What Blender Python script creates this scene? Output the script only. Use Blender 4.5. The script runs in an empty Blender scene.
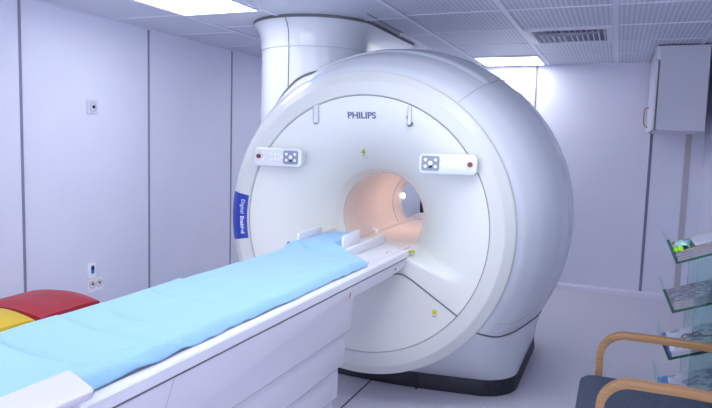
import bpy, bmesh, math, random
import numpy as np
from mathutils import Vector, Matrix

random.seed(4)
C = bpy.context.scene.collection
sc = bpy.context.scene
PI = math.pi

# ------------------------------------------------------------------ camera
cam = bpy.data.cameras.new('camera')
cam.sensor_width = 36.0
cam.lens = 627.58 * 36.0 / 712.0
cam.clip_start = 0.05
co = bpy.data.objects.new('camera', cam)
C.objects.link(co)
_r = Vector((0.92248, 0.38494, 0.02907)); _u = Vector((-0.06446, 0.07935, 0.99476)); _f = Vector((-0.38062, 0.91952, -0.09802))
m = Matrix((_r, _u, -_f)).transposed().to_4x4()
m.translation = Vector((0, 0, 1.6436))
co.matrix_world = m
sc.camera = co

# ------------------------------------------------------------------ world, exposure
w = bpy.data.worlds.new('world'); sc.world = w; w.use_nodes = True
w.node_tree.nodes['Background'].inputs[0].default_value = (0.75, 0.80, 1.0, 1)
w.node_tree.nodes['Background'].inputs[1].default_value = 0.3
sc.view_settings.view_transform = 'Standard'
sc.view_settings.look = 'None'
sc.view_settings.gamma = 1.0
sc.view_settings.exposure = 0.42
sc.view_settings.use_curve_mapping = False
PANEL_LIGHT = 7.8          # strength of the ceiling light panels
PANEL_COLOR = (0.94, 0.96, 1.0)
BORE_LIGHT = 3.4
WINDOW_FILL = 3.2         # strength of the fill pane added unseen behind the camera
sc.cycles.max_bounces = 10
sc.cycles.diffuse_bounces = 6
sc.cycles.use_denoising = True


# ------------------------------------------------------------------ materials
def mat(name, col, rough=0.5, metal=0.0, coat=0.0, emit=None, es=0.0, alpha=None, trans=0.0, ior=1.45):
    m = bpy.data.materials.new(name); m.use_nodes = True
    b = m.node_tree.nodes['Principled BSDF']
    b.inputs['Base Color'].default_value = (*col, 1)
    b.inputs['Roughness'].default_value = rough
    b.inputs['Metallic'].default_value = metal
    b.inputs['Coat Weight'].default_value = coat
    b.inputs['Coat Roughness'].default_value = 0.12
    b.inputs['IOR'].default_value = ior
    b.inputs['Transmission Weight'].default_value = trans
    if emit:
        b.inputs['Emission Color'].default_value = (*emit, 1)
        b.inputs['Emission Strength'].default_value = es
    return m


def nodes(m):
    return m.node_tree.nodes, m.node_tree.links, m.node_tree.nodes['Principled BSDF']


def add_noise(m, c1, c2, scale=60, detail=3, lo=0.4, hi=0.6, bump=0.0, rough=None):
    n, l, b = nodes(m)
    tc = n.new('ShaderNodeTexCoord'); no = n.new('ShaderNodeTexNoise')
    no.inputs['Scale'].default_value = scale; no.inputs['Detail'].default_value = detail
    l.new(tc.outputs['Object'], no.inputs['Vector'])
    cr = n.new('ShaderNodeValToRGB')
    cr.color_ramp.elements[0].position = lo; cr.color_ramp.elements[0].color = (*c1, 1)
    cr.color_ramp.elements[1].position = hi; cr.color_ramp.elements[1].color = (*c2, 1)
    l.new(no.outputs['Fac'], cr.inputs['Fac']); l.new(cr.outputs['Color'], b.inputs['Base Color'])
    if bump:
        bp = n.new('ShaderNodeBump'); bp.inputs['Strength'].default_value = bump; bp.inputs['Distance'].default_value = 0.004
        l.new(no.outputs['Fac'], bp.inputs['Height']); l.new(bp.outputs['Normal'], b.inputs['Normal'])
    return m


M = {}
M['wall'] = add_noise(mat('wall_paint', (0.75, 0.765, 0.905), 0.5), (0.745, 0.76, 0.90), (0.76, 0.775, 0.912), 3, 2)
M['white'] = add_noise(mat('white_plastic', (0.67, 0.71, 0.77), 0.25, coat=0.5), (0.665, 0.705, 0.765), (0.68, 0.72, 0.775), 2, 1)
M['front'] = add_noise(mat('satin_white_plastic', (0.72, 0.745, 0.72), 0.42, coat=0.1), (0.715, 0.74, 0.715), (0.73, 0.75, 0.725), 2, 1)
M['ring'] = add_noise(mat('ring_plastic', (0.62, 0.645, 0.635), 0.42, coat=0.1), (0.615, 0.64, 0.63), (0.63, 0.65, 0.64), 2, 1)
M['table'] = add_noise(mat('table_plastic', (0.68, 0.67, 0.73), 0.42), (0.675, 0.665, 0.725), (0.685, 0.675, 0.735), 4, 2)
M['tabletop'] = add_noise(mat('table_white', (0.77, 0.78, 0.83), 0.38), (0.765, 0.775, 0.825), (0.78, 0.79, 0.835), 4, 2)
M['gasket'] = mat('grey_rubber', (0.16, 0.16, 0.18), 0.7)
M['softseam'] = mat('grey_seam', (0.42, 0.43, 0.47), 0.6)
M['dark'] = add_noise(mat('dark_kick', (0.014, 0.017, 0.028), 0.5), (0.012, 0.015, 0.026), (0.018, 0.021, 0.032), 30, 2)
M['black'] = mat('black_plastic', (0.01, 0.01, 0.012), 0.5)
M['bore'] = add_noise(mat('bore_liner', (0.74, 0.69, 0.69), 0.5), (0.79, 0.72, 0.71), (0.81, 0.74, 0.73), 4, 2)
M['blue'] = mat('blue_vinyl', (0.012, 0.045, 0.36), 0.35)
M['letter'] = mat('white_letter', (0.75, 0.78, 0.9), 0.5)
M['logo'] = mat('grey_letter', (0.13, 0.16, 0.28), 0.5)
M['red'] = mat('red_button', (0.22, 0.01, 0.02), 0.35)
M['key'] = mat('cream_key', (0.85, 0.83, 0.78), 0.4)
M['display'] = mat('grey_display', (0.24, 0.27, 0.36), 0.3)
M['yellowsticker'] = mat('yellow_sticker', (0.75, 0.65, 0.02), 0.5)
M['greensticker'] = mat('green_sticker', (0.38, 0.42, 0.04), 0.5)
M['orange'] = mat('orange_mark', (0.6, 0.12, 0.05), 0.5)
M['trim'] = mat('wall_joint', (0.24, 0.24, 0.34), 0.6)
M['trimpale'] = mat('beige_strip', (0.52, 0.48, 0.54), 0.6)
M['trimwhite'] = mat('pale_trim', (0.74, 0.75, 0.89), 0.35)
M['window_fill'] = mat('window_fill_pane', (1, 1, 1), 0.5, emit=(0.93, 0.97, 1.0), es=WINDOW_FILL)
M['lamp'] = mat('light_panel', (1, 1, 1), 0.5, emit=PANEL_COLOR, es=PANEL_LIGHT)
M['borelamp'] = mat('warm_lamp', (1, 0.9, 0.8), 0.5, emit=(1.0, 0.78, 0.66), es=BORE_LIGHT)
M['lamphead'] = mat('white_lamp', (1, 1, 1), 0.5, emit=(1.0, 0.95, 0.9), es=3.0)
M['metalwhite'] = mat('white_metal', (0.76, 0.77, 0.88), 0.35)
M['cabinet'] = add_noise(mat('cabinet_laminate', (0.62, 0.63, 0.74), 0.5), (0.62, 0.63, 0.74), (0.64, 0.65, 0.76), 3, 2)
M['redbin'] = add_noise(mat('red_plastic', (0.42, 0.022, 0.035), 0.45), (0.40, 0.02, 0.033), (0.44, 0.026, 0.038), 8, 2)
M['yellowbin'] = add_noise(mat('yellow_plastic', (0.80, 0.56, 0.03), 0.45), (0.78, 0.54, 0.03), (0.82, 0.58, 0.035), 8, 2)
M['chrome'] = mat('chrome', (0.7, 0.7, 0.75), 0.2, metal=1.0)
M['handle'] = mat('copper_handle', (0.55, 0.2, 0.1), 0.35)
M['outletwhite'] = mat('outlet_white', (0.9, 0.9, 0.92), 0.35)
M['greypages'] = mat('grey_page_edges', (0.30, 0.29, 0.34), 0.7)
M['paper'] = mat('paper', (0.60, 0.63, 0.74), 0.6)
M['mint'] = add_noise(mat('mint_fabric', (0.45, 0.78, 0.76), 0.8), (0.52, 0.85, 0.84), (0.62, 0.92, 0.90), 30, 3)
M['neon'] = mat('neon_green', (0.35, 0.85, 0.03), 0.5)
M['bluedevice'] = mat('blue_face', (0.03, 0.20, 0.65), 0.4)


def floor_mat():
    m = mat('speckled_vinyl', (0.5, 0.49, 0.6), 0.42)
    n, l, b = nodes(m)
    tc = n.new('ShaderNodeTexCoord')
    no = n.new('ShaderNodeTexNoise'); no.inputs['Scale'].default_value = 100; no.inputs['Detail'].default_value = 4
    no.inputs['Roughness'].default_value = 0.8
    l.new(tc.outputs['Object'], no.inputs['Vector'])
    cr = n.new('ShaderNodeValToRGB')
    e = cr.color_ramp.elements
    e[0].position = 0.36; e[0].color = (0.42, 0.40, 0.48, 1)
    e[1].position = 0.52; e[1].color = (0.64, 0.63, 0.71, 1)
    x = e.new(0.68); x.color = (0.80, 0.79, 0.86, 1)
    l.new(no.outputs['Fac'], cr.inputs['Fac']); l.new(cr.outputs['Color'], b.inputs['Base Color'])
    return m


def ceil_mat():
    m = mat('perforated_metal_tile', (0.55, 0.57, 0.68), 0.45)
    n, l, b = nodes(m)
    tc = n.new('ShaderNodeTexCoord')
    sx = n.new('ShaderNodeSeparateXYZ'); l.new(tc.outputs['Object'], sx.inputs[0])

    def mth(op, a, bb=None):
        k = n.new('ShaderNodeMath'); k.operation = op
        for i, v in enumerate((a, bb)):
            if v is None: continue
            if isinstance(v, (int, float)): k.inputs[i].default_value = v
            else: l.new(v, k.inputs[i])
        return k.outputs[0]
    P = 0.034
    s1 = mth('SINE', mth('MULTIPLY', sx.outputs['X'], 2 * PI / P))
    s2 = mth('SINE', mth('MULTIPLY', sx.outputs['Y'], 2 * PI / P))
    v = mth('MULTIPLY', mth('ADD', mth('ADD', s1, mth('MULTIPLY', s2, 0.5)), 1.5), 1 / 3.0)
    cr = n.new('ShaderNodeValToRGB'); e = cr.color_ramp.elements
    e[0].position = 0.40; e[0].color = (0.66, 0.69, 0.79, 1)
    e[1].position = 0.80; e[1].color = (0.47, 0.50, 0.61, 1)
    l.new(v, cr.inputs['Fac']); l.new(cr.outputs['Color'], b.inputs['Base Color'])
    return m


def sheet_mat():
    m = mat('light_blue_nonwoven', (0.295, 0.545, 0.85), 0.8)
    n, l, b = nodes(m)
    tc = n.new('ShaderNodeTexCoord')
    no = n.new('ShaderNodeTexNoise'); no.inputs['Scale'].default_value = 7; no.inputs['Detail'].default_value = 4
    l.new(tc.outputs['Object'], no.inputs['Vector'])
    bp = n.new('ShaderNodeBump'); bp.inputs['Strength'].default_value = 0.25; bp.inputs['Distance'].default_value = 0.02
    l.new(no.outputs['Fac'], bp.inputs['Height']); l.new(bp.outputs['Normal'], b.inputs['Normal'])
    b.inputs['Sheen Weight'].default_value = 0.2
    return m


def wood_mat():
    m = mat('bent_birch', (0.5, 0.28, 0.14), 0.42)
    n, l, b = nodes(m)
    tc = n.new('ShaderNodeTexCoord'); mp = n.new('ShaderNodeMapping'); mp.inputs['Scale'].default_value = (1.5, 60, 60)
    no = n.new('ShaderNodeTexNoise'); no.inputs['Scale'].default_value = 2; no.inputs['Detail'].default_value = 4
    l.new(tc.outputs['Object'], mp.inputs[0]); l.new(mp.outputs[0], no.inputs['Vector'])
    cr = n.new('ShaderNodeValToRGB'); e = cr.color_ramp.elements
    e[0].position = 0.3; e[0].color = (0.30, 0.155, 0.065, 1); e[1].position = 0.7; e[1].color = (0.44, 0.25, 0.115, 1)
    l.new(no.outputs['Fac'], cr.inputs['Fac']); l.new(cr.outputs['Color'], b.inputs['Base Color'])
    return m


def cover_mat(name, cols, scale, seed):
    m = mat(name, cols[0], 0.4)
    n, l, b = nodes(m)
    tc = n.new('ShaderNodeTexCoord'); mp = n.new('ShaderNodeMapping'); mp.inputs['Location'].default_value = (seed, seed * 2, 0)
    vo = n.new('ShaderNodeTexVoronoi'); vo.inputs['Scale'].default_value = scale
    l.new(tc.outputs['Object'], mp.inputs[0]); l.new(mp.outputs[0], vo.inputs['Vector'])
    cr = n.new('ShaderNodeValToRGB'); cr.color_ramp.interpolation = 'CONSTANT'
    e = cr.color_ramp.elements
    e.remove(e[1])
    for i, c in enumerate(cols):
        x = e[0] if i == 0 else e.new(0.2 + 0.6 * i / len(cols))
        x.color = (*c, 1)
    l.new(vo.outputs['Color'], cr.inputs['Fac']); l.new(cr.outputs['Color'], b.inputs['Base Color'])
    return m


def glass_mat(name, col, rough=0.02, dens=None):
    m = bpy.data.materials.new(name); m.use_nodes = True
    n, l = m.node_tree.nodes, m.node_tree.links
    out = n['Material Output']; n.remove(n['Principled BSDF'])
    t = n.new('ShaderNodeBsdfTransparent'); t.inputs[0].default_value = (*col, 1)
    g = n.new('ShaderNodeBsdfGlossy'); g.inputs['Roughness'].default_value = rough
    g.inputs['Color'].default_value = (0.9, 1.0, 0.97, 1)
    f = n.new('ShaderNodeFresnel'); f.inputs[0].default_value = 1.45
    mx = n.new('ShaderNodeMixShader')
    l.new(f.outputs[0], mx.inputs[0]); l.new(t.outputs[0], mx.inputs[1]); l.new(g.outputs[0], mx.inputs[2])
    l.new(mx.outputs[0], out.inputs[0])
    return m


M['floor'] = floor_mat(); M['ceil'] = ceil_mat(); M['sheet'] = sheet_mat(); M['wood'] = wood_mat()
M['glass'] = glass_mat('clear_glass', (0.86, 0.94, 0.93))
M['glassedge'] = mat('green_glass_edge', (0.01, 0.12, 0.075), 0.2)
M['glassedgepale'] = mat('pale_glass_edge', (0.16, 0.32, 0.32), 0.25)
M['lipedge'] = mat('grey_green_glass_edge', (0.02, 0.085, 0.07), 0.45)
M['fabric'] = add_noise(mat('slate_upholstery', (0.06, 0.08, 0.13), 0.9), (0.035, 0.048, 0.085), (0.08, 0.10, 0.155), 220, 2, bump=0.4)
M['cover1'] = cover_mat('magazine_cover', [(0.12, 0.11, 0.14), (0.25, 0.22, 0.26), (0.18, 0.16, 0.17), (0.3, 0.28, 0.32), (0.3, 0.25, 0.2)], 28, 3)
M['cover2'] = cover_mat('brochure_collage', [(0.16, 0.16, 0.24), (0.32, 0.3, 0.36), (0.55, 0.55, 0.6), (0.25, 0.2, 0.28), (0.45, 0.38, 0.22), (0.1, 0.1, 0.15), (0.2, 0.3, 0.5)], 55, 7)
M['cover3'] = cover_mat('leaflet_print', [(0.74, 0.78, 0.9), (0.70, 0.75, 0.9), (0.6, 0.66, 0.85), (0.76, 0.8, 0.9), (0.72, 0.76, 0.88), (0.35, 0.4, 0.6)], 22, 5)


# ------------------------------------------------------------------ geometry helpers
def nb(): return bmesh.new()


def box(bm, x0, x1, y0, y1, z0, z1, bev=0.0, seg=2):
    a = bmesh.new()
    v = [a.verts.new((x, y, z)) for x in (x0, x1) for y in (y0, y1) for z in (z0, z1)]
    for f in ((0, 1, 3, 2), (4, 6, 7, 5), (0, 4, 5, 1), (2, 3, 7, 6), (0, 2, 6, 4), (1, 5, 7, 3)):
        a.faces.new([v[i] for i in f])
    if bev:
        bmesh.ops.bevel(a, geom=list(a.edges), offset=bev, segments=seg, profile=0.5, affect='EDGES')
    me = bpy.data.meshes.new('t'); a.to_mesh(me); a.free(); bm.from_mesh(me); bpy.data.meshes.remove(me)
    return bm


def prism(bm, pts, axis, a0, a1, bev=0.0, seg=2, vertonly=False):
    """extrude the closed outline pts (two coordinates) along axis x, y or z"""
    a = bmesh.new()

    def P(p, t):
        return {'x': (t, p[0], p[1]), 'y': (p[0], t, p[1]), 'z': (p[0], p[1], t)}[axis]
    A = [a.verts.new(P(p, a0)) for p in pts]; B = [a.verts.new(P(p, a1)) for p in pts]
    n = len(pts)
    a.faces.new(A); a.faces.new(B[::-1])
    for i in range(n):
        a.faces.new((A[i], B[i], B[(i + 1) % n], A[(i + 1) % n]))
    bmesh.ops.recalc_face_normals(a, faces=a.faces)
    if bev:
        ed = [e for e in a.edges if (e.verts[0] in A) == (e.verts[1] in A)]
        bmesh.ops.bevel(a, geom=ed, offset=bev, segments=seg, profile=0.5, affect='EDGES')
    me = bpy.data.meshes.new('t'); a.to_mesh(me); a.free(); bm.from_mesh(me); bpy.data.meshes.remove(me)
    return bm


def rrect(x0, x1, z0, z1, r, n=6):
    out = []
    for cx, cz, a in ((x1 - r, z1 - r, 0), (x0 + r, z1 - r, PI / 2), (x0 + r, z0 + r, PI), (x1 - r, z0 + r, 1.5 * PI)):
        for i in range(n + 1):
            t = a + PI / 2 * i / n
            out.append((cx + r * math.cos(t), cz + r * math.sin(t)))
    return out


def revolve(bm, prof, cx, cz, n=160):
    """surface of revolution about the y axis through (cx, cz); prof = [(y, r)]"""
    rings = []
    for y, r in prof:
        rings.append([bm.verts.new((cx + r * math.cos(2 * PI * i / n), y, cz + r * math.sin(2 * PI * i / n))) for i in range(n)])
    for a, b in zip(rings, rings[1:]):
        for i in range(n):
            bm.faces.new((a[i], a[(i + 1) % n], b[(i + 1) % n], b[i]))
    return bm


def tube(bm, pts, r, n=10, closed=False, sx=1.0):
    pts = [Vector(p) for p in pts]
    rings = []
    N = len(pts)
    prev = None
    for i, p in enumerate(pts):
        if closed: d = pts[(i + 1) % N] - pts[i - 1]
        else: d = pts[min(i + 1, N - 1)] - pts[max(i - 1, 0)]
        d.normalize()
        ref = Vector((0, 0, 1)) if abs(d.z) < 0.9 else Vector((1, 0, 0))
        if prev is not None:
            s = prev - d * prev.dot(d)
            s = s.normalized() if s.length > 1e-5 else d.cross(ref).normalized()
        else: s = d.cross(ref).normalized()
        prev = s
        t = s.cross(d)
        rings.append([bm.verts.new(p + s * r * sx * math.cos(2 * PI * k / n) + t * r * math.sin(2 * PI * k / n)) for k in range(n)])
    R = rings + ([rings[0]] if closed else [])
    for a, b in zip(R, R[1:]):
        for k in range(n):
            bm.faces.new((a[k], a[(k + 1) % n], b[(k + 1) % n], b[k]))
    if not closed:
        bm.faces.new(rings[0]); bm.faces.new(rings[-1][::-1])
    return bm


def wpos(o):
    v = Vector((0, 0, 0))
    while o is not None:
        v += o.location; o = o.parent
    return v


def obj(name, bm, m, parent=None, smooth=True, origin=None, recalc=True):
    """link the bmesh (written in room coordinates) as one mesh object"""
    if recalc: bmesh.ops.recalc_face_normals(bm, faces=bm.faces)
    if parent is not None:
        o0 = wpos(parent)
    elif origin is not None: o0 = Vector(origin)
    else:
        xs = [v.co for v in bm.verts]
        o0 = Vector(((min(v.x for v in xs) + max(v.x for v in xs)) / 2, (min(v.y for v in xs) + max(v.y for v in xs)) / 2, min(v.z for v in xs)))
    bmesh.ops.translate(bm, verts=bm.verts, vec=-o0)
    me = bpy.data.meshes.new(name); bm.to_mesh(me); bm.free()
    if isinstance(m, (list, tuple)):
        for k in m: me.materials.append(M[k] if isinstance(k, str) else k)
    else: me.materials.append(M[m] if isinstance(m, str) else m)
    if smooth:
        for p in me.polygons: p.use_smooth = True
        try: me.set_sharp_from_angle(angle=math.radians(38))
        except Exception: pass
    o = bpy.data.objects.new(name, me); C.objects.link(o)
    if parent is not None: o.parent = parent
    else: o.location = o0
    return o


def tag(o, label, cat, group=None, kind=None):
    o['label'] = label; o['category'] = cat
    if group: o['group'] = group
    if kind: o['kind'] = kind
    return o


def thing(name, loc, label, cat, group=None):
    o = bpy.data.objects.new(name, None); o.empty_display_size = 0.1
    C.objects.link(o); o.location = loc
    return tag(o, label, cat, group)


def struct(name, bm, m, smooth=False):
    o = obj(name, bm, m, smooth=smooth, origin=(0, 0, 0)); o['kind'] = 'structure'
    return o


def text_bm(body, size, xform, bold=0.0, extrude=0.0008, align='CENTER'):
    """lettering as a mesh; xform maps (u, v, w) to room coordinates"""
    cu = bpy.data.curves.new('lettering', 'FONT'); cu.body = body; cu.size = size
    cu.align_x = align; cu.align_y = 'CENTER'; cu.extrude = extrude; cu.offset = bold
    to = bpy.data.objects.new('lettering', cu); C.objects.link(to)
    bpy.context.view_layer.update()
    dg = bpy.context.evaluated_depsgraph_get()
    me = bpy.data.meshes.new_from_object(to.evaluated_get(dg))
    bm = bmesh.new(); bm.from_mesh(me)
    bpy.data.objects.remove(to); bpy.data.curves.remove(cu); bpy.data.meshes.remove(me)
    for v in bm.verts: v.co = Vector(xform(v.co.x, v.co.y, v.co.z))
    return bm


# ------------------------------------------------------------------ the room
XL, XR, YB, YF, H = -3.956, 0.84, 7.669, -2.2, 2.6
T = 0.1
struct('floor', box(nb(), XL - T, XR + T, YF - T, YB + T, -T, 0), 'floor')
struct('ceiling', box(nb(), XL - T, XR + T, YF - T, YB + T, H, H + T), 'ceil')
struct('wall_left', box(nb(), XL - T, XL, YF, YB, 0, H), 'wall')
struct('wall_right', box(nb(), XR, XR + T, YF, YB, 0, H), 'wall')
struct('wall_back', box(nb(), XL - T, XR + T, YB, YB + T, 0, H), 'wall')
struct('wall_front', box(nb(), XL - T, XR + T, YF - T, YF, 0, H), 'wall')

struct('fill_window_1', box(nb(), -3.2, 0.2, YF + 0.004, YF + 0.012, 0.9, 2.35), 'window_fill')  # glowing pane added out of view to light the scanner from the front
_wf = nb()
for a, b, c, d in ((-3.27, 0.27, 0.83, 0.9), (-3.27, 0.27, 2.35, 2.42), (-3.27, -3.2, 0.9, 2.35), (0.2, 0.27, 0.9, 2.35), (-2.09, -2.05, 0.9, 2.35), (-0.95, -0.91, 0.9, 2.35)):
    box(_wf, a, b, YF, YF + 0.05, c, d)
struct('fill_window_2', _wf, 'white')  # frame round the added pane
tn = [0]


def trim(bm, m):
    tn[0] += 1
    return struct('trim_%d' % tn[0], bm, m)


for y in (1.93, 3.254, 4.577, 5.897):            # joints of the left wall panels
    trim(box(nb(), XL, XL + 0.004, y - 0.0105, y + 0.0105, 0.06, H), 'trim')
    trim(box(nb(), XL, XL + 0.007, y + 0.0105, y + 0.016, 0.06, H), 'trimwhite')
for x, wd in ((-2.2, 0.009), (-0.937, 0.011), (0.325, 0.015)):
    trim(box(nb(), x - wd, x + wd, YB - 0.004, YB, 0.06, H), 'trim')
    trim(box(nb(), x - wd - 0.010, x - wd, YB - 0.010, YB, 0.06, H), 'trimwhite')
trim(box(nb(), 0.66, 0.72, YB - 0.006, YB, 0.0, H), 'trimpale')
trim(box(nb(), 0.655, 0.66, YB - 0.008, YB, 0.0, H), 'trimwhite')
struct('baseboard_back', prism(nb(), [(YB, 0), (YB - 0.05, 0), (YB - 0.045, 0.045), (YB - 0.012, 0.065), (YB, 0.065)], 'x', XL, 0.64), 'trimwhite')
struct('baseboard_left', prism(nb(), [(XL, 0), (XL + 0.04, 0), (XL + 0.035, 0.045), (XL + 0.01, 0.065), (XL, 0.065)], 'y', YF, YB - 0.05), 'trimwhite')
trim(box(nb(), -1.4905, -1.4805, 1.4, 3.98, 0.0, 0.0012), 'black')       # dark joint in the floor vinyl

# ceiling grid
bw = 0.019
for x in (-3.225, -2.49, -1.55, -0.805, -0.08, 0.62):
    y1 = YB
    trim(box(nb(), x - bw, x + bw, YF, y1, H - 0.008, H), 'trimwhite')
for y in (6.85, 6.08, 5.33, 4.58, 3.85, 2.35, 1.6, 0.85):
    trim(box(nb(), -1.55, XR, y - 0.012, y + 0.012, H - 0.005, H), 'trimwhite')
for y in (4.67, 2.95, 2.2, 1.45, 5.42, 6.17, 6.92):
    trim(box(nb(), -3.225, -1.55, y - 0.012, y + 0.012, H - 0.005, H), 'trimwhite')
for y in (4.13, 4.9, 5.65, 6.4, 3.38, 2.63):
    trim(box(nb(), XL, -3.225, y - 0.012, y + 0.012, H - 0.005, H), 'trimwhite')
trim(box(nb(), XL, XR, YB - 0.03, YB, H - 0.012, H), 'trimwhite')
trim(box(nb(), XL, XL + 0.02, YF, YB, H - 0.012, H), 'trimwhite')
# trim strip coloured bright for its edge highlight, and dark joint beside the turret
trim(box(nb(), -1.825, -1.79, 5.3, 6.13, H - 0.012, H), mat('trim_edge_highlight', (0.92, 0.93, 0.97), 0.25))
trim(box(nb(), -1.80, -1.79, 4.45, 5.3, H - 0.004, H), 'trim')


def light_panel(x0, x1, y0, y1, label, group=None):
    t = thing('ceiling_light', ((x0 + x1) / 2, (y0 + y1) / 2, H - 0.014), label, 'ceiling light', group)
    fr = nb(); f = 0.022
    box(fr, x0, x1, y0, y0 + f, H - 0.014, H); box(fr, x0, x1, y1 - f, y1, H - 0.014, H)
    box(fr, x0, x0 + f, y0 + f, y1 - f, H - 0.014, H); box(fr, x1 - f, x1, y0 + f, y1 - f, H - 0.014, H)
    obj('frame', fr, 'metalwhite', t, smooth=False)
    obj('diffuser', box(nb(), x0 + f, x1 - f, y0 + f, y1 - f, H - 0.009, H), 'lamp', t, smooth=False)


light_panel(-1.53, -0.83, 6.875, 7.59, 'square lit ceiling light panel at the far wall, right of the scanner top')
light_panel(-2.75, -2.06, 5.99, 6.6, 'unseen ceiling light panel added behind the turret of the scanner')  # added out of sight to brighten the wall seen through the bore
light_panel(-3.205, -2.51, 3.42, 4.118, 'lit ceiling light panel at the upper left, in front of the round turret')
for x0, y0, lb in ((-0.785, 2.37, 'added unseen ceiling light panel above the space between the patient table and the armchair'),
                   (-1.53, 1.62, 'added unseen ceiling light panel above the foot of the patient table'),
                   (-3.205, 0.2, 'added unseen ceiling light panel near the left wall behind the camera'),
                   (-0.785, -0.6, 'added unseen ceiling light panel overhead behind the camera'),
                   (-2.47, -1.3, 'added unseen ceiling light panel near the front wall behind the camera')):
    light_panel(x0, x0 + 0.69, y0, y0 + 0.70, lb)  # panels out of view, added to even out the room lighting

# ceiling vent
t = thing('ceiling_vent', (-0.45, 5.69, H - 0.02), 'square white louvred air vent in the ceiling right of the scanner', 'vent')
x0, x1, y0, y1 = -0.785, -0.10, 5.35, 6.06
fr = nb(); f = 0.055
box(fr, x0, x1, y0, y0 + f, H - 0.016, H, 0.003); box(fr, x0, x1, y1 - f, y1, H - 0.016, H, 0.003)
box(fr, x0, x0 + f, y0 + f, y1 - f, H - 0.016, H, 0.003); box(fr, x1 - f, x1, y0 + f, y1 - f, H - 0.016, H, 0.003)
obj('frame', fr, 'metalwhite', t)
obj('backing', box(nb(), x0 + f, x1 - f, y0 + f, y1 - f, H - 0.003, H), mat('vent_shadow', (0.22, 0.23, 0.32), 0.7), t, smooth=False)
ns = 13
for i in range(ns):
    xx = x0 + f + (i + 0.5) * (x1 - x0 - 2 * f) / ns
    s = -1 if xx < -0.45 else 1
    k = abs(xx + 0.45) / 0.3
    dpt = 0.014 + 0.012 * k
    obj('slat', prism(nb(), [(xx, H - 0.002), (xx + 0.004, H - 0.002), (xx + 0.004 + s * 0.014, H - 0.002 - dpt), (xx + s * 0.014, H - 0.002 - dpt)], 'y', y0 + f, y1 - f), 'metalwhite', t, smooth=False)
arc = [(-0.45 + 0.23 * math.cos(a), y0 + f + 0.02 + 0.13 * math.sin(a)) for a in np.linspace(0, PI, 20)]
obj('vent_shade_plate', prism(nb(), arc, 'z', H - 0.034, H - 0.028), mat('vent_shade_grey', (0.3, 0.31, 0.42), 0.5), t)  # grey plate imitates the oval shadow inside the vent

# ------------------------------------------------------------------ the scanner
CX, CZ, YG = -1.445, 1.131, 3.568
RG, RB, RS = 0.795, 0.885, 0.942
BR, BZ, BY = 0.290, 1.158, 3.97
scan = thing('mri_scanner', (CX, 4.6, 0), 'large white ring-shaped scanner with a round bore at the head of the patient table', 'MRI scanner')


def sst(a, b, x):
    t = min(max((x - a) / (b - a), 0.0), 1.0)
    return t * t * (3 - 2 * t)


def dish(x, z):
    """depth coordinate y of the front cover at (x, z)"""
    dx = x - CX
    r = math.hypot(dx, z - (CZ + 0.014 * 0.0))
    t = min(max((RG - r) / (RG - BR), 0.0), 1.0)
    d = (BY - YG) * (0.55 * t ** 2 + 0.45 * t ** 3.2)
    ax = abs(dx)
    zl = 0.985 - 0.30 * max(0.0, ax - 0.29)
    wd = 0.022 + 0.14 * max(0.0, ax - 0.27)
    return YG + d * sst(zl - wd, zl + wd * 0.35, z)


bm = nb()
NT, NR = 420, 110
rings = []
for j in range(NR + 1):
    s = j / NR
    ring = []
    for i in range(NT):
        a = 2 * PI * i / NT
        ca, sa = math.cos(a), math.sin(a)
        # outer circle about (CX, CZ), inner opening about (CX, BZ) flattened by the ledge
        xo, zo = CX + RG * ca, CZ + RG * sa
        xi, zi = CX + BR * ca, max(BZ + BR * sa, 0.985)
        x = xi + (xo - xi) * s; z = zi + (zo - zi) * s
        y = dish(x, z)
        if j == 0: y = BY
        elif s < 0.06 and sa > -0.55:
            y = BY + (dish(xi + (xo - xi) * 0.06, zi + (zo - zi) * 0.06) - BY) * (s / 0.06)
        ring.append(bm.verts.new((x, y, z)))
    rings.append(ring)
for a, b in zip(rings, rings[1:]):
    for i in range(NT):
        bm.faces.new((a[i], a[(i + 1) % NT], b[(i + 1) % NT], b[i]))
fc = obj('front_cover', bm, 'front', scan)
for p in fc.data.polygons: p.use_smooth = True

# ring frame round the front cover
bm = nb()
revolve(bm, [(YG + 0.03, RG + 0.003), (YG - 0.004, RG + 0.004), (YG - 0.012, RG + 0.010), (YG - 0.014, RB - 0.004), (YG - 0.011, RB + 0.004), (YG + 0.018, RS - 0.006), (YG + 0.024, RS), (YG + 0.05, RS + 0.001)], CX, CZ, 240)
ringo = obj('front_ring', bm, 'ring', scan)
try: ringo.data.set_sharp_from_angle(angle=math.radians(9))
except Exception: pass
bm = nb(); revolve(bm, [(YG + 0.012, RG - 0.004), (YG + 0.004, RG - 0.003), (YG + 0.004, RG + 0.006), (YG + 0.012, RG + 0.006)], CX, CZ, 240)
obj('gasket', bm, 'gasket', scan)
bm = nb(); revolve(bm, [(YG + 0.042, RS - 0.004), (YG + 0.042, RS + 0.0035), (YG + 0.050, RS + 0.0035), (YG + 0.050, RS - 0.004)], CX, CZ, 240)
obj('gasket', bm, mat('pale_seam', (0.55, 0.56, 0.58), 0.6), scan)

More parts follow.
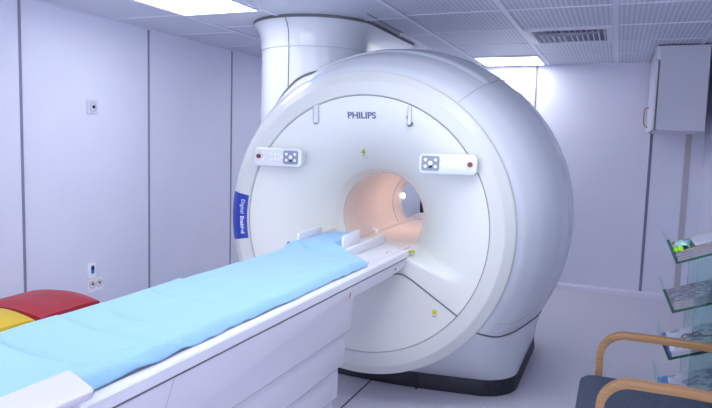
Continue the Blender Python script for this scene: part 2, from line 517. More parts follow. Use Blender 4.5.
# barrel
BCX, BCZ = -1.437, 1.131
TX, TY, TR = -2.40, 4.83, 0.455
ZG = 0.492                      # height of the joint between barrel and plinth
_k = ([3.60, 3.616, 3.65, 3.72, 3.8, 3.9, 4.0, 4.15, 4.3, 4.5, 4.7, 4.9, 5.1, 5.25, 5.35, 5.42, 5.47, 5.50, 5.51],
      [0.930, 0.943, 0.978, 1.022, 1.062, 1.096, 1.122, 1.152, 1.176, 1.182, 1.174, 1.160, 1.138, 1.098, 1.05, 0.99, 0.90, 0.76, 0.40])
prof = []
for ya, yb, n in ((3.60, 3.82, 14), (3.82, 5.1, 26), (5.1, 5.51, 16)):
    for y in np.linspace(ya, yb, n, endpoint=(yb > 5.2)): prof.append(float(y))


def smooth_interp(y):
    ks, vs = _k
    y = min(max(y, ks[0]), ks[-1])
    i = min(max(int(np.searchsorted(ks, y)) - 1, 0), len(ks) - 2)
    def sl(q):
        if q == 0: return (vs[1] - vs[0]) / (ks[1] - ks[0])
        if q == len(ks) - 1: return (vs[-1] - vs[-2]) / (ks[-1] - ks[-2])
        a, b = (vs[q] - vs[q - 1]) / (ks[q] - ks[q - 1]), (vs[q + 1] - vs[q]) / (ks[q + 1] - ks[q])
        return 0 if a * b <= 0 else 2 * a * b / (a + b)
    h = ks[i + 1] - ks[i]; t = (y - ks[i]) / h
    return (2 * t ** 3 - 3 * t * t + 1) * vs[i] + (t ** 3 - 2 * t * t + t) * h * sl(i) + (3 * t * t - 2 * t ** 3) * vs[i + 1] + (t ** 3 - t * t) * h * sl(i + 1)


def bctr(y):
    s = min(max((y - 3.6) / 0.4, 0), 1)
    return CX + (BCX - CX) * s, BCZ


def rbar(y, ang=None):
    r = smooth_interp(y)
    if ang is not None and math.sin(ang) > 0:
        cx, cz = bctr(y)
        x = cx + r * math.cos(ang)
        d = math.hypot(x - TX, y - TY) - TR if y < TY else max(abs(x - TX) - TR, 0)
        r += 0.155 * math.exp(-(max(d, 0) / 0.13) ** 2) * sst(3.8, 4.3, y) * (1 - sst(TX + 0.15, TX + 0.5, x)) * min(1.0, math.sin(ang) * 2) * (1 - sst(5.0, 5.3, y))
    return r


bm = nb()
NB = 240
rg = []
for y in prof:
    cx, cz = bctr(y); row = []
    for i in range(NB):
        a = 2 * PI * (i + 0.5) / NB
        r = rbar(y, a)
        if cz + r * math.sin(a) < 0.462 + 0.07 * (1 - sst(3.6, 3.75, y)): r = min(r, 0.93)
        row.append(bm.verts.new((cx + r * math.cos(a), y, cz + r * math.sin(a))))
    rg.append(row)
for a, b in zip(rg, rg[1:]):
    for i in range(NB): bm.faces.new((a[i], a[(i + 1) % NB], b[(i + 1) % NB], b[i]))
obj('barrel_cover', bm, 'white', scan)


def on_barrel(ang, y, lift=0.0015):
    r = rbar(y, ang) + lift
    cx, cz = bctr(y)
    return (cx + r * math.cos(ang), y, cz + r * math.sin(ang))


# panel joints over the barrel
a0 = math.radians(53)
pth = [on_barrel(a0 + 0.03 * (y - 3.6), y) for y in np.linspace(3.622, 5.3, 40)]
obj('panel_joint', tube(nb(), pth, 0.0024, 6), 'softseam', scan)
for yj in (4.08, 4.30):
    pth = [on_barrel(a, yj, 0.0002) for a in np.linspace(-0.50, 0.22, 60)]
    obj('panel_joint', tube(nb(), pth, 0.0012, 6), 'softseam', scan)
for ang in (0.07, -0.07):
    p = Vector(on_barrel(ang, 4.06, 0.0)); b2 = nb(); bmesh.ops.create_uvsphere(b2, u_segments=10, v_segments=6, radius=0.006); bmesh.ops.translate(b2, verts=b2.verts, vec=p)
    obj('screw_cap', b2, 'softseam', scan)
# lower joint sweeping forward from the rear of the flank
pth = [on_barrel(-0.30 - 0.26 * math.sin((4.30 - y) / 0.62 * PI / 2), y, 0.0003) for y in np.linspace(3.68, 4.30, 30)]
obj('panel_joint', tube(nb(), pth, 0.0012, 6), 'softseam', scan)

# long raised moulding across the top of the barrel
bm = nb()
aA, aB = math.radians(53), math.radians(128)
n = 70
rows = []
for i in range(n + 1):
    a = aA + (aB - aA) * i / n
    e = min(i / 4.0, (n - i) / 4.0, 1.0)
    hw = 0.062 * math.sqrt(max(0.0, 1 - (1 - e) ** 2)) + 0.001
    row = []
    for k in range(9):
        s = -1 + 2 * k / 8
        y = 3.99 + s * hw
        lift = -0.0005 + 0.011 * (1 - abs(s) ** 4) * min(1, e * 1.2)
        row.append(bm.verts.new(on_barrel(a, y, lift)))
    rows.append(row)
for a, b in zip(rows, rows[1:]):
    for k in range(8): bm.faces.new((a[k], a[k + 1], b[k + 1], b[k]))
obj('top_moulding', bm, 'white', scan)

# plinth below the barrel and its dark kick plate


def plan(hx, yf, yb, rc, n=10, bow=0.06):
    """plan outline of the plinth: bowed front, rounded corners"""
    out = []
    for i in range(n + 1):
        t = PI + PI / 2 * i / n
        out.append((CX - hx + rc + rc * math.cos(t), yf + rc + rc * math.sin(t)))
    for i in range(1, 12):
        s = i / 12
        xx = CX - hx + rc + 2 * (hx - rc) * s
        out.append((xx, yf - bow * math.sin(PI * s)))
    for i in range(n + 1):
        t = 1.5 * PI + PI / 2 * i / n
        out.append((CX + hx - rc + rc * math.cos(t), yf + rc + rc * math.sin(t)))
    for i in range(n + 1):
        t = PI / 2 * i / n
        out.append((CX + hx - rc + rc * math.cos(t), yb - rc + rc * math.sin(t)))
    for i in range(n + 1):
        t = PI / 2 + PI / 2 * i / n
        out.append((CX - hx + rc + rc * math.cos(t), yb - rc + rc * math.sin(t)))
    return out


def loft(bm, levels):
    R = [[bm.verts.new((x, y, z)) for x, y in pl] for z, pl in levels]
    for a, b in zip(R, R[1:]):
        n = len(a)
        for i in range(n): bm.faces.new((a[i], a[(i + 1) % n], b[(i + 1) % n], b[i]))
    bm.faces.new(R[0]); bm.faces.new(R[-1][::-1])
    return bm


foot = plan(0.905, 4.02, 5.50, 0.27)
top = []


def zj(y):
    return float(np.interp(y, [3.6, 3.68, 3.77, 3.93, 4.1, 4.4, 5.5], [0.552, 0.512, 0.487, 0.482, 0.50, 0.53, 0.55]))



for x, y in foot:
    # matching point on the barrel's section at the joint height
    sg = 1 if x > CX else -1
    ax = abs(x - CX)
    if ax <= 0.64:
        top.append((x + sg * ax * 0.16, 3.617, zj(3.617))); continue
    if y < 4.4:
        s_ = (math.atan2(ax - 0.635, 4.27 - y)) / (PI / 2) if y < 4.27 else 1.0
        yy_ = 3.617 + 0.75 * max(0, min(1, s_)) ** 1.3
    else: yy_ = y
    cx, cz = bctr(yy_); r = smooth_interp(yy_) + 0.003
    top.append((cx + sg * math.sqrt(max(r * r - (zj(yy_) - cz) ** 2, 0.01)), yy_, zj(yy_)))


bm = nb(); R_ = []
for k in np.linspace(0, 1, 9):
    R_.append([bm.verts.new((f_[0] + (t_[0] - f_[0]) * k ** 0.9, f_[1] + (t_[1] - f_[1]) * k ** 0.9, 0.108 + (t_[2] - 0.108) * k)) for f_, t_ in zip(foot, top)])
for a, b in zip(R_, R_[1:]):
    for i in range(len(a)): bm.faces.new((a[i], a[(i + 1) % len(a)], b[(i + 1) % len(a)], b[i]))
bm.faces.new(R_[0]); bm.faces.new(R_[-1][::-1])
obj('plinth', bm, 'white', scan)
obj('kick_plate', loft(nb(), [(0.0, plan(0.908, 4.015, 5.50, 0.27)), (0.10, plan(0.900, 4.01, 5.50, 0.27)), (0.106, plan(0.896, 4.012, 5.495, 0.27))]), 'dark', scan)
obj('kick_joint', box(nb(), -1.158, -1.152, 3.935, 3.96, 0, 0.104), 'black', scan)


# dark joint where barrel and plinth meet
obj('gasket', tube(nb(), [(x, y, z_ + 0.002) for x, y, z_ in top if y > 3.6 and y < 5.3 and x > CX + 0.70], 0.006, 8), 'gasket', scan)
obj('gasket', tube(nb(), [(x, y, z_ + 0.002) for x, y, z_ in top if y > 3.6 and y < 5.3 and x < CX - 0.70], 0.006, 8), 'gasket', scan)

# bore
bm = nb()
revolve(bm, [(BY - 0.001, BR), (5.0, BR)], CX, BZ, 120)
bore = obj('bore_tube', bm, 'bore', scan)
bm = nb(); revolve(bm, [(5.0, BR), (5.2, BR), (5.27, BR + 0.01), (5.36, BR + 0.04), (5.44, BR + 0.09), (5.51, BR + 0.17)], CX, BZ, 120)
obj('rear_flare', bm, 'bore', scan)
bm = nb(); revolve(bm, [(4.996, BR - 0.0015), (5.006, BR - 0.0015)], CX, BZ, 120)
obj('bore_joint', bm, mat('tan_joint', (0.25, 0.13, 0.06), 0.6), scan)
bm = nb(); revolve(bm, [(BY - 0.005, BR + 0.002), (BY - 0.006, BR - 0.001), (BY + 0.003, BR - 0.0015)], CX, BZ, 120)
obj('bore_lip', bm, mat('lip_seam', (0.60, 0.62, 0.58), 0.5), scan)
obj('bore_lamp', box(nb(), CX - 0.06, CX + 0.06, 4.5, 5.1, BZ + BR - 0.022, BZ + BR - 0.012), 'borelamp', scan, smooth=False)
b2 = nb(); bmesh.ops.create_uvsphere(b2, u_segments=20, v_segments=12, radius=0.026)
bmesh.ops.scale(b2, verts=b2.verts, vec=(0.6, 0.6, 1)); bmesh.ops.translate(b2, verts=b2.verts, vec=(CX - BR + 0.022, 5.22, BZ + 0.03))
obj('bore_lamp', b2, 'lamphead', scan)
# bridge carrying the tabletop through the bore
bm = nb()
prism(bm, [(CX - 0.24, 0.985), (CX - 0.24, 0.94), (CX - 0.14, 0.895), (CX + 0.14, 0.895), (CX + 0.24, 0.94), (CX + 0.24, 0.985), (CX + 0.205, 0.985), (CX + 0.20, 0.965), (CX - 0.20, 0.965), (CX - 0.205, 0.985)], 'y', 3.62, 5.62)
obj('bore_bridge', bm, 'bore', scan)
obj('bridge_end', box(nb(), CX - 0.26, CX + 0.26, 5.42, 5.70, 0.90, 0.998, 0.008), 'tabletop', scan)


# lower cover joint on the front: rounded line below the table
def strip_on_dish(pts, r, m, name, parent=scan):
    out = []
    for (xa, za), (xb, zb) in zip(pts, pts[1:]):
        for k in range(6):
            s = k / 6
            x, z = xa + (xb - xa) * s, za + (zb - za) * s
            out.append((x, dish(x, z) - 0.0005, z))
    x, z = pts[-1]; out.append((x, dish(x, z) - 0.0005, z))
    return obj(name, tube(nb(), out, r, 6), m, parent)


right = [(-0.812, 0.643), (-0.95, 0.732), (-1.10, 0.828), (-1.135, 0.846), (-1.165, 0.856), (-1.195, 0.856), (-1.225, 0.846), (-1.28, 0.812), (-1.335, 0.785), (-1.39, 0.775), (-1.445, 0.772)]
left = [(2 * CX - x, z) for x, z in right][::-1]
strip_on_dish(right + left[1:], 0.005, 'gasket', 'gasket')


# two control panels
def console(side):
    c = CX + side * 0.552
    hx = 0.171
    z0, z1 = 1.474, 1.592
    yb = YG + 0.02; yf = 3.492
    bm = nb()
    prism(bm, rrect(c - hx, c + hx, z0, z1, 0.03), 'y', yf, yf + 0.042, 0.009, 3)
    p = obj('control_panel', bm, 'white', scan)
    obj('panel_bracket', prism(nb(), rrect(c - hx + 0.03, c + hx - 0.03, z0 + 0.02, z1 - 0.02, 0.02), 'y', yf + 0.04, yb + 0.02), 'white', p)
    yy = yf - 0.0012

    def disc(name, x, z, r, m, th=0.004):
        pl = [(x + r * math.cos(a), z + r * math.sin(a)) for a in np.linspace(0, 2 * PI, 20, endpoint=False)]
        obj(name, prism(nb(), pl, 'y', yy - th, yf + 0.002, 0.001, 1), m, p)
    dxx = c - side * 0.098            # display towards the bore
    obj('display', prism(nb(), rrect(dxx - 0.053, dxx + 0.053, 1.493, 1.578, 0.012), 'y', yy, yf + 0.004), 'display', p)
    for sx in (-1, 1):
        for sz in (-1, 1):
            disc('button', dxx + sx * 0.030, 1.537 + sz * 0.019, 0.0095, 'key')
    disc('button', dxx, 1.537, 0.013, 'key')
    obj('arrow_mark', prism(nb(), [(dxx - 0.012, 1.512), (dxx + 0.004, 1.505), (dxx + 0.012, 1.522), (dxx, 1.527)], 'y', yy - 0.001, yf), 'black', p)
    for k in range(3):
        for sz in (-1, 1):
            xx = c + side * (-0.012 + k * 0.026)
            obj('button', prism(nb(), rrect(xx - 0.007, xx + 0.007, 1.537 + sz * 0.017 - 0.006, 1.537 + sz * 0.017 + 0.006, 0.003), 'y', yy - 0.003, yf + 0.002), 'key', p)
    disc('button', c - side * 0.034, 1.533, 0.0085, 'key')
    for sz in (-1, 1):
        disc('button', c + side * 0.098, 1.537 + sz * 0.020, 0.0085, 'key')
    disc('emergency_button', c + side * 0.132, 1.537, 0.0145, 'red', 0.011)


console(1); console(-1)

# lettering and stickers on the front
obj('brand_lettering', text_bm('PHILIPS', 0.053, lambda u, v, w_: (-1.462 + u * 1.11, dish(-1.462 + u, 1.806 + v) - 0.0015 - w_, 1.806 + v), bold=0.0018), 'logo', scan, smooth=False)


def patch(name, x0, x1, z0, z1, m, parent=scan, lift=0.0015, n=6):
    bm = nb(); G = []
    for i in range(n + 1):
        G.append([bm.verts.new((x0 + (x1 - x0) * i / n, dish(x0 + (x1 - x0) * i / n, z0 + (z1 - z0) * k / n) - lift, z0 + (z1 - z0) * k / n)) for k in range(n + 1)])
    for i in range(n):
        for k in range(n): bm.faces.new((G[i][k], G[i + 1][k], G[i + 1][k + 1], G[i][k + 1]))
    return obj(name, bm, m, parent, smooth=False, recalc=False)


# small green figure emblem above the bore
emb = text_bm('.', 0.001, lambda u, v, w_: (u, v, w_)); emb.free()
EX, EZ = -1.500, 1.578
bm = nb()
for pl in ([(-0.018, -0.002), (0.014, 0.026), (0.016, -0.004)], [(-0.003, -0.002), (0.007, -0.003), (-0.002, -0.020), (-0.010, -0.021)]):
    q = [(EX + a, EZ + b) for a, b in pl]
    vs = [bm.verts.new((x, dish(x, z) - 0.003, z)) for x, z in q]
    bm.faces.new(vs)
obj('emblem', bm, 'greensticker', scan, smooth=False)
patch('emblem_caption', EX - 0.02, EX - 0.002, EZ - 0.030, EZ - 0.027, 'softseam'); patch('emblem_caption', EX + 0.006, EX + 0.026, EZ - 0.031, EZ - 0.028, 'softseam')
patch('emblem_caption', EX + 0.0, EX + 0.01, EZ - 0.038, EZ - 0.036, 'softseam')
patch('warning_sticker', -0.966, -0.936, 0.636, 0.664, 'yellowsticker')
patch('warning_caption', -0.964, -0.938, 0.618, 0.628, 'softseam')
wt = nb()
for (a, b), (c, d) in (((-0.959, 0.643), (-0.943, 0.645)), ((-0.956, 0.649), (-0.946, 0.651))):
    vs = [wt.verts.new((x, YG - 0.0025, z)) for x, z in ((a, b), (c, b), (c, d), (a, d))]; wt.faces.new(vs)
obj('warning_mark', wt, 'gasket', scan, smooth=False)
b2 = nb(); prism(b2, [(-1.14, 3.60), (-1.10, 3.615), (-1.115, 3.66), (-1.15, 3.64)], 'z', 0.982, 0.994)
obj('ledge_sticker', b2, 'greensticker', scan, smooth=False)

# pull tabs hanging below the ring
for x, z1, dk in ((-1.764, 1.872, False), (-1.150, 1.866, True)):
    z0 = 1.752; hw = 0.0105 if dk else 0.0175
    y = YG - 0.006
    out = [(x - hw, y, z1)] + [(x - hw * math.cos(a), y, z0 + hw - hw * math.sin(a)) for a in np.linspace(0, PI, 9)] + [(x + hw, y, z1)]
    pt = obj('pull_tab', prism(nb(), [(x - hw, z1)] + [(p[0], p[2]) for p in out[1:-1]] + [(x + hw, z1)], 'y', YG - 0.006, YG + 0.02), 'white', scan)
    obj('tab_outline', tube(nb(), out, 0.0028, 6), 'softseam', pt)
    if dk:
        obj('tab_clip', tube(nb(), [(x + 0.004 + 0.016 * math.cos(a), YG - 0.012, z0 + 0.012 + 0.016 * math.sin(a)) for a in np.linspace(1.25 * PI, 2.1 * PI, 10)], 0.005, 8), 'gasket', pt)
        obj('tab_clip', tube(nb(), [(x - 0.016, YG - 0.010, z0 + 0.055), (x - 0.013, YG - 0.010, z0 + 0.035)], 0.0025, 6), 'gasket', pt)
    else:
        obj('tab_clip', box(nb(), x - 0.010, x + 0.010, YG - 0.012, YG - 0.006, z0 - 0.003, z0 + 0.006, 0.002), 'gasket', pt)
# tiny marker pins at the bore rim
for x, z in ((CX + 0.0, BZ + BR + 0.006), (CX - 0.17, BZ - 0.17)):
    b2 = nb(); bmesh.ops.create_uvsphere(b2, u_segments=8, v_segments=6, radius=0.0055); bmesh.ops.translate(b2, verts=b2.verts, vec=(x, BY - 0.012, z))
    obj('marker_pin', b2, 'gasket', scan)

# blue band wrapped over the ring at the left
bm = nb(); rows = []
prf = [(YG - 0.0128, RG + 0.012), (YG - 0.0158, RG + 0.016), (YG - 0.0158, RB - 0.003), (YG - 0.0128, RB + 0.005), (YG + 0.0163, RS - 0.004), (YG + 0.028, RS + 0.002)]
for i in range(25):
    z = 0.972 + (1.288 - 0.972) * i / 24
    row = []
    for y, r in prf:
        a = PI - math.asin((z - CZ) / 0.90)
        row.append(bm.verts.new((CX + (r + 0.0008) * math.cos(a), y, CZ + (r + 0.0008) * math.sin(a))))
    rows.append(row)
for a, b in zip(rows, rows[1:]):
    for k in range(len(prf) - 1): bm.faces.new((a[k], a[k + 1], b[k + 1], b[k]))
band = obj('blue_label', bm, 'blue', scan)


def ring_text(s, zc, size, bold):
    def xf(u, v, w_):
        z = zc - u
        a = PI - math.asin((z - CZ) / 0.85)
        r = 0.846 - v
        return (CX + r * math.cos(a), YG - 0.0168 - w_, CZ + r * math.sin(a))
    return text_bm(s, size, xf, bold=bold, extrude=0.0004)


obj('lettering', ring_text('Digital', 1.196, 0.038, 0.0), 'letter', band, smooth=False)
obj('lettering', ring_text('Enabled', 1.073, 0.038, 0.0010), 'letter', band, smooth=False)

# ------------------------------------------------------------------ turret rising from the scanner to the ceiling


def stadium(cx, cy, r, yb, n=40):
    out = [(cx + r * math.cos(a), cy + r * math.sin(a)) for a in np.linspace(PI, 2 * PI, n)]
    rc = 0.12
    out += [(cx + r - rc + rc * math.cos(a), yb - rc + rc * math.sin(a)) for a in np.linspace(0, PI / 2, 8)]
    out += [(cx - r + rc + rc * math.cos(a), yb - rc + rc * math.sin(a)) for a in np.linspace(PI / 2, PI, 8)]
    return out


tur = obj('turret_column', loft(nb(), [(z, stadium(TX, TY, 0.455, 5.9)) for z in (1.0, 2.37)]), 'white', scan)
obj('turret_collar', loft(nb(), [(2.372, stadium(TX, TY, 0.458, 5.905)), (2.45, stadium(TX, TY, 0.462, 5.91)), (2.50, stadium(TX, TY, 0.472, 5.92)), (2.54, stadium(TX, TY, 0.49, 5.935)), (2.566, stadium(TX, TY, 0.512, 5.955)), (2.575, stadium(TX, TY, 0.522, 5.96)), (2.582, stadium(TX, TY, 0.518, 5.96))]), 'white', scan)
obj('shadow_gap', loft(nb(), [(2.578, stadium(TX, TY, 0.525, 5.965)), (2.5995, stadium(TX, TY, 0.525, 5.965))]), 'gasket', scan)
obj('panel_joint', tube(nb(), [(p[0], p[1], 2.371) for p in stadium(TX, TY, 0.4585, 5.905)], 0.0022, 6, closed=True), 'softseam', scan)
ang = math.radians(268.5)
rr = [(0.4565, 1.6), (0.4565, 2.37), (0.4635, 2.45), (0.4735, 2.50), (0.4915, 2.54), (0.5135, 2.566), (0.523, 2.576)]
obj('panel_joint', tube(nb(), [(TX + r * math.cos(ang), TY + r * math.sin(ang), z) for r, z in rr], 0.0032, 6), 'gasket', scan)
# dark gap and pin where the barrel meets the column
pts = []
for a in np.linspace(math.radians(186), math.radians(351), 90):
    x, y = TX + 0.458 * math.cos(a), TY + 0.458 * math.sin(a)
    z = 2.0
    for _ in range(6):
        ag = math.atan2(z - BCZ, x - BCX); rb_ = rbar(y, ag); d = rb_ ** 2 - (x - BCX) ** 2
        if d <= 0: break
        z = BCZ + math.sqrt(d)
    if d > 0.02: pts.append((x, y, z + 0.004))
obj('gap_seal', tube(nb(), pts, 0.010, 6), 'gasket', scan)

# ------------------------------------------------------------------ patient table
TBX = CX
table = thing('patient_table', (TBX, 1.9, 0), 'long white scanner patient table covered by the light blue sheet', 'patient table')
# rails and top plate
Y0, Y1 = 0.30, 3.60
for s in (-1, 1):
    xo, xi = TBX + s * 0.31, TBX + s * 0.268
    bm = nb()
    prism(bm, [(xi, 1.0), (xo - s * 0.006, 1.0), (xo, 0.994), (xo, 0.962), (xo - s * 0.004, 0.958), (xi, 0.955)], 'y', Y0, Y1, 0.0)
    obj('side_rail', bm, 'tabletop', table)
    obj('rail_joint', box(nb(), min(xi, xi - s * 0.006), max(xi, xi - s * 0.006), Y0, Y1, 0.96, 0.9975), 'softseam', table)
bm = nb()
prism(bm, [(TBX - 0.262, Y0), (TBX + 0.262, Y0), (TBX + 0.262, 3.60), (TBX + 0.08, 3.83), (TBX - 0.08, 3.83), (TBX - 0.262, 3.60)], 'z', 0.972, 0.999, 0.003, 1)
tt = obj('tabletop', bm, 'tabletop', table)
bm = nb()
for k, (a, b) in enumerate(((-1.235, 3.47), (-1.228, 3.50), (-1.222, 3.43))):
    box(bm, a, a + 0.006, b, b + 0.03, 0.999, 0.9998)
obj('tabletop_mark', bm, 'softseam', tt)
obj('mattress', box(nb(), TBX - 0.255, TBX + 0.250, 0.35, 3.10, 0.999, 1.020, 0.010, 3), 'tabletop', table)
# beam under the rails: tapers and rounds off towards the scanner
side = [(0.32, 0.957), (3.575, 0.957), (3.573, 0.928), (3.53, 0.910), (3.463, 0.902), (3.347, 0.895), (3.06, 0.893), (2.72, 0.893), (0.32, 0.893)]
obj('beam', prism(nb(), side, 'x', TBX - 0.305, TBX + 0.305, 0.004, 2), 'table', table)
obj('beam_joint', box(nb(), TBX + 0.30, TBX + 0.3075, Y0, 3.575, 0.954, 0.9572), 'gasket', table)
for y, z in ((3.37, 0.925),):
    b2 = nb(); bmesh.ops.create_uvsphere(b2, u_segments=10, v_segments=6, radius=0.006); bmesh.ops.translate(b2, verts=b2.verts, vec=(TBX + 0.305, y, z))
    obj('screw_cap', b2, 'gasket', table)
# pedestal: telescoping shells
sh = [(0.952, 0.745, 0.307, 2.735, None), (0.747, 0.585, 0.294, 2.690, None), (0.587, 0.432, 0.281, 2.650, None), (0.434, 0.285, 0.268, 2.62, None), (0.287, 0.05, 0.255, 2.59, None)]
for i, (zt, zb, hx, ye, _) in enumerate(sh):
    bm = nb()
    if i == 0:
        out = [(0.75, zb), (ye - 0.012, zb), (ye, zb + 0.004), (ye, 0.80), (ye + 0.008, 0.84), (ye + 0.022, 0.88), (ye + 0.045, 0.92), (ye + 0.07, 0.952), (0.75, 0.952)]
        prism(bm, out, 'x', TBX - hx, TBX + hx, 0.003, 2)
    else:
        box(bm, TBX - hx, TBX + hx, 0.75 + 0.02 * i, ye, zb, zt, 0.003, 2)
    ps = obj('pedestal_shell', bm, 'table', table)
    if i < 4: obj('shell_shadow_line', box(nb(), TBX + hx - 0.004, TBX + hx + 0.0006, 0.78, ye, zb - 0.0005, zb + 0.0022), 'softseam', ps, smooth=False)  # grey strip drawn as the shadow line under each shell
    if i == 0:
        crv = [(TBX + hx + 0.0003, 1.42 - 0.06 * math.sin(k / 10 * PI / 2) * 1.0 - 0.02 * k / 10, 0.95 - 0.205 * k / 10) for k in range(11)]
        obj('shell_joint', tube(nb(), crv, 0.0012, 6), 'softseam', ps)
        b2 = nb(); prism(b2, [(2.70, 0.905), (2.712, 0.913), (2.716, 0.929), (2.705, 0.922)], 'x', TBX + hx, TBX + hx + 0.002)
        obj('latch_mark', b2, 'orange', ps, smooth=False)
obj('floor_plate', box(nb(), TBX - 0.30, TBX + 0.30, 0.7, 2.68, 0, 0.05, 0.01), 'dark', table)
# padded end plate lying at the foot end
bm = nb()
prism(bm, [(-1.238, 0.42), (-1.238, 1.128), (-1.233, 1.136), (-1.225, 1.136), (-1.096, 1.079), (-1.089, 1.070), (-1.087, 1.058), (-1.087, 0.42)], 'z', 1.034, 1.056, 0.006, 3)
obj('end_plate', bm, 'table', table)

# head holder
hh = thing('head_holder', (-1.55, 3.45, 1.0), 'white head holder tray with two upright wings at the scanner end of the table', 'head holder')
obj('tray', box(nb(), -1.70, -1.375, 3.12, 3.78, 1.0, 1.020, 0.006), 'tabletop', hh)
bm = nb(); prism(bm, [(3.17, 1.0), (3.77, 1.0), (3.79, 1.03), (3.77, 1.06), (3.22, 1.050), (3.17, 1.035)], 'x', -1.385, -1.352, 0.005, 2)
obj('side_wall', bm, 'tabletop', hh)
bm = nb(); prism(bm, [(3.17, 1.0), (3.77, 1.0), (3.79, 1.03), (3.77, 1.07), (3.22, 1.06), (3.17, 1.045)], 'x', -1.725, -1.70, 0.005, 2)
obj('side_wall', bm, 'tabletop', hh)
for xa, ya, yb_, zb, zt in ((-1.715, 3.25, 3.56, 1.03, 1.100), (-1.402, 3.19, 3.43, 1.03, 1.118)):
    bm = nb(); pl = []
    for (cy, cz, a) in ((yb_ - 0.02, zt - 0.02 + 0.012, 0), (ya + 0.02, zt - 0.02, PI / 2)):
        for k in range(7):
            tt_ = a + PI / 2 * k / 6; pl.append((cy + 0.02 * math.cos(tt_), cz + 0.02 * math.sin(tt_)))
    pl += [(ya, zb), (yb_, zb)]
    prism(bm, pl, 'x', xa, xa + 0.014, 0.003, 2)
    obj('wing', bm, 'tabletop', hh)
for p in ((-1.742, 3.20, 1.045), (-1.38, 3.155, 1.045)):
    b2 = nb(); bmesh.ops.create_uvsphere(b2, u_segments=12, v_segments=8, radius=0.011); bmesh.ops.translate(b2, verts=b2.verts, vec=p)
    obj('knob', b2, 'gasket', hh)
b2 = nb(); tube(b2, [(-1.40, 3.73, 1.07), (-1.395, 3.75, 1.092), (-1.42, 3.77, 1.096), (-1.44, 3.78, 1.09)], 0.006, 8)
obj('latch', b2, 'tabletop', hh)

# ------------------------------------------------------------------ sheet
creases = [[(-1.72, 2.19), (-1.697, 2.169), (-1.563, 2.114), (-1.415, 2.077), (-1.296, 2.086)], [(-1.60, 1.66), (-1.51, 1.609), (-1.407, 1.584), (-1.319, 1.599)],
           [(-1.69, 1.95), (-1.608, 1.91), (-1.461, 1.885), (-1.301, 1.891)], [(-1.665, 1.511), (-1.573, 1.482), (-1.467, 1.452), (-1.372, 1.444), (-1.25, 1.46)],
           [(-1.68, 1.27), (-1.614, 1.24), (-1.525, 1.217), (-1.447, 1.201), (-1.333, 1.198), (-1.25, 1.22)],
           [(-1.68, 3.20), (-1.628, 3.15), (-1.56, 3.09), (-1.511, 3.078), (-1.463, 3.13)],
           [(-1.225, 1.228), (-1.207, 1.281), (-1.181, 1.349)], [(-1.30, 2.80), (-1.25, 2.83), (-1.19, 2.90)], [(-1.27, 1.33), (-1.22, 1.42), (-1.18, 1.52)],
           [(-1.70, 2.62), (-1.55, 2.56), (-1.42, 2.56)]]
amps = [0.0060, 0.005, 0.0028, 0.006, 0.006, 0.006, 0.005, 0.004, 0.003, 0.0016]
NXs, NYs = 150, 820
ys = np.linspace(0.42, 3.66, NYs + 1)
xr_k = ([0.4, 2.9, 2.99, 3.03, 3.10, 3.2, 3.26, 3.5, 3.64, 3.66], [-1.172, -1.172, -1.168, -1.178, -1.262, -1.385, -1.445, -1.45, -1.49, -1.53])
xl_k = ([0.4, 3.15, 3.22, 3.30, 3.56, 3.63, 3.66], [-1.722, -1.722, -1.708, -1.70, -1.695, -1.67, -1.61])
rng = np.random.RandomState(3)
yy = ys[:, None]
xr = np.interp(ys, *xr_k)[:, None] + 0.002 * np.sin(yy * 9.3) + 0.002 * np.sin(yy * 23.1 + 1)
xl = np.interp(ys, *xl_k)[:, None] + 0.003 * np.sin(yy * 7.7)
v = np.linspace(0, 1, NXs + 1)[None, :]
X = xl + (xr - xl) * v; Y = np.repeat(yy, NXs + 1, 1)
er = np.clip((xr - X) / 0.045, 0, 1); el = np.clip((X - xl) / 0.03, 0, 1)
Z = 1.0375 - 0.032 * (1 - er) ** 2.6 - 0.012 * (1 - el) ** 2
Z += 0.0022 * np.sin(X * 11 + Y * 6.1) * np.sin(Y * 4.3 + 1) + 0.0012 * np.sin(X * 31 - Y * 13 + 2) * np.sin(Y * 9 - X * 7)
Z += 0.030 * 1 / (1 + np.exp(-(Y - 3.13) / 0.02)) * np.clip((xr - X) / 0.04, 0.0, 1) * (Y > 3.0)
# fine gathers along the near edge
Z += 0.0035 * np.exp(-((xr - X) / 0.05) ** 2) * np.sin(Y * 46 + X * 40 + 2 * np.sin(Y * 7)) * (0.5 + 0.5 * np.sin(Y * 5))
for cr_, am in zip(creases, amps):
    best = np.full(X.shape, 9.0); sgn = np.zeros(X.shape); endf = np.ones(X.shape)
    L = len(cr_) - 1
    for k in range(L):
        ax, ay = cr_[k]; bx, by = cr_[k + 1]
        ddx, ddy = bx - ax, by - ay; ll = ddx * ddx + ddy * ddy
        tt_ = np.clip(((X - ax) * ddx + (Y - ay) * ddy) / ll, 0, 1)
        px, py = X - ax - tt_ * ddx, Y - ay - tt_ * ddy
        d = np.hypot(px, py)
        s_ = np.sign(ddx * (Y - ay) - ddy * (X - ax))
        g = (k + tt_) / L
        upd = d < best
        best = np.where(upd, d, best); sgn = np.where(upd, s_, sgn); endf = np.where(upd, np.sin(PI * np.clip(g, 0.02, 0.98)) ** 0.5, endf)
    sd = best * sgn
    Z += 2.5 * am * endf * (-0.7 * np.tanh(sd / 0.007) * np.exp(-np.abs(sd) / 0.06) - 0.75 * np.exp(-((sd - 0.003) / 0.0075) ** 2))
bm = nb()
V = [[bm.verts.new((X[i, j], Y[i, j], Z[i, j])) for j in range(NXs + 1)] for i in range(NYs + 1)]
for i in range(NYs):
    for j in range(NXs): bm.faces.new((V[i][j], V[i][j + 1], V[i + 1][j + 1], V[i + 1][j]))
sh_o = obj('disposable_sheet', bm, 'sheet', None, recalc=True)
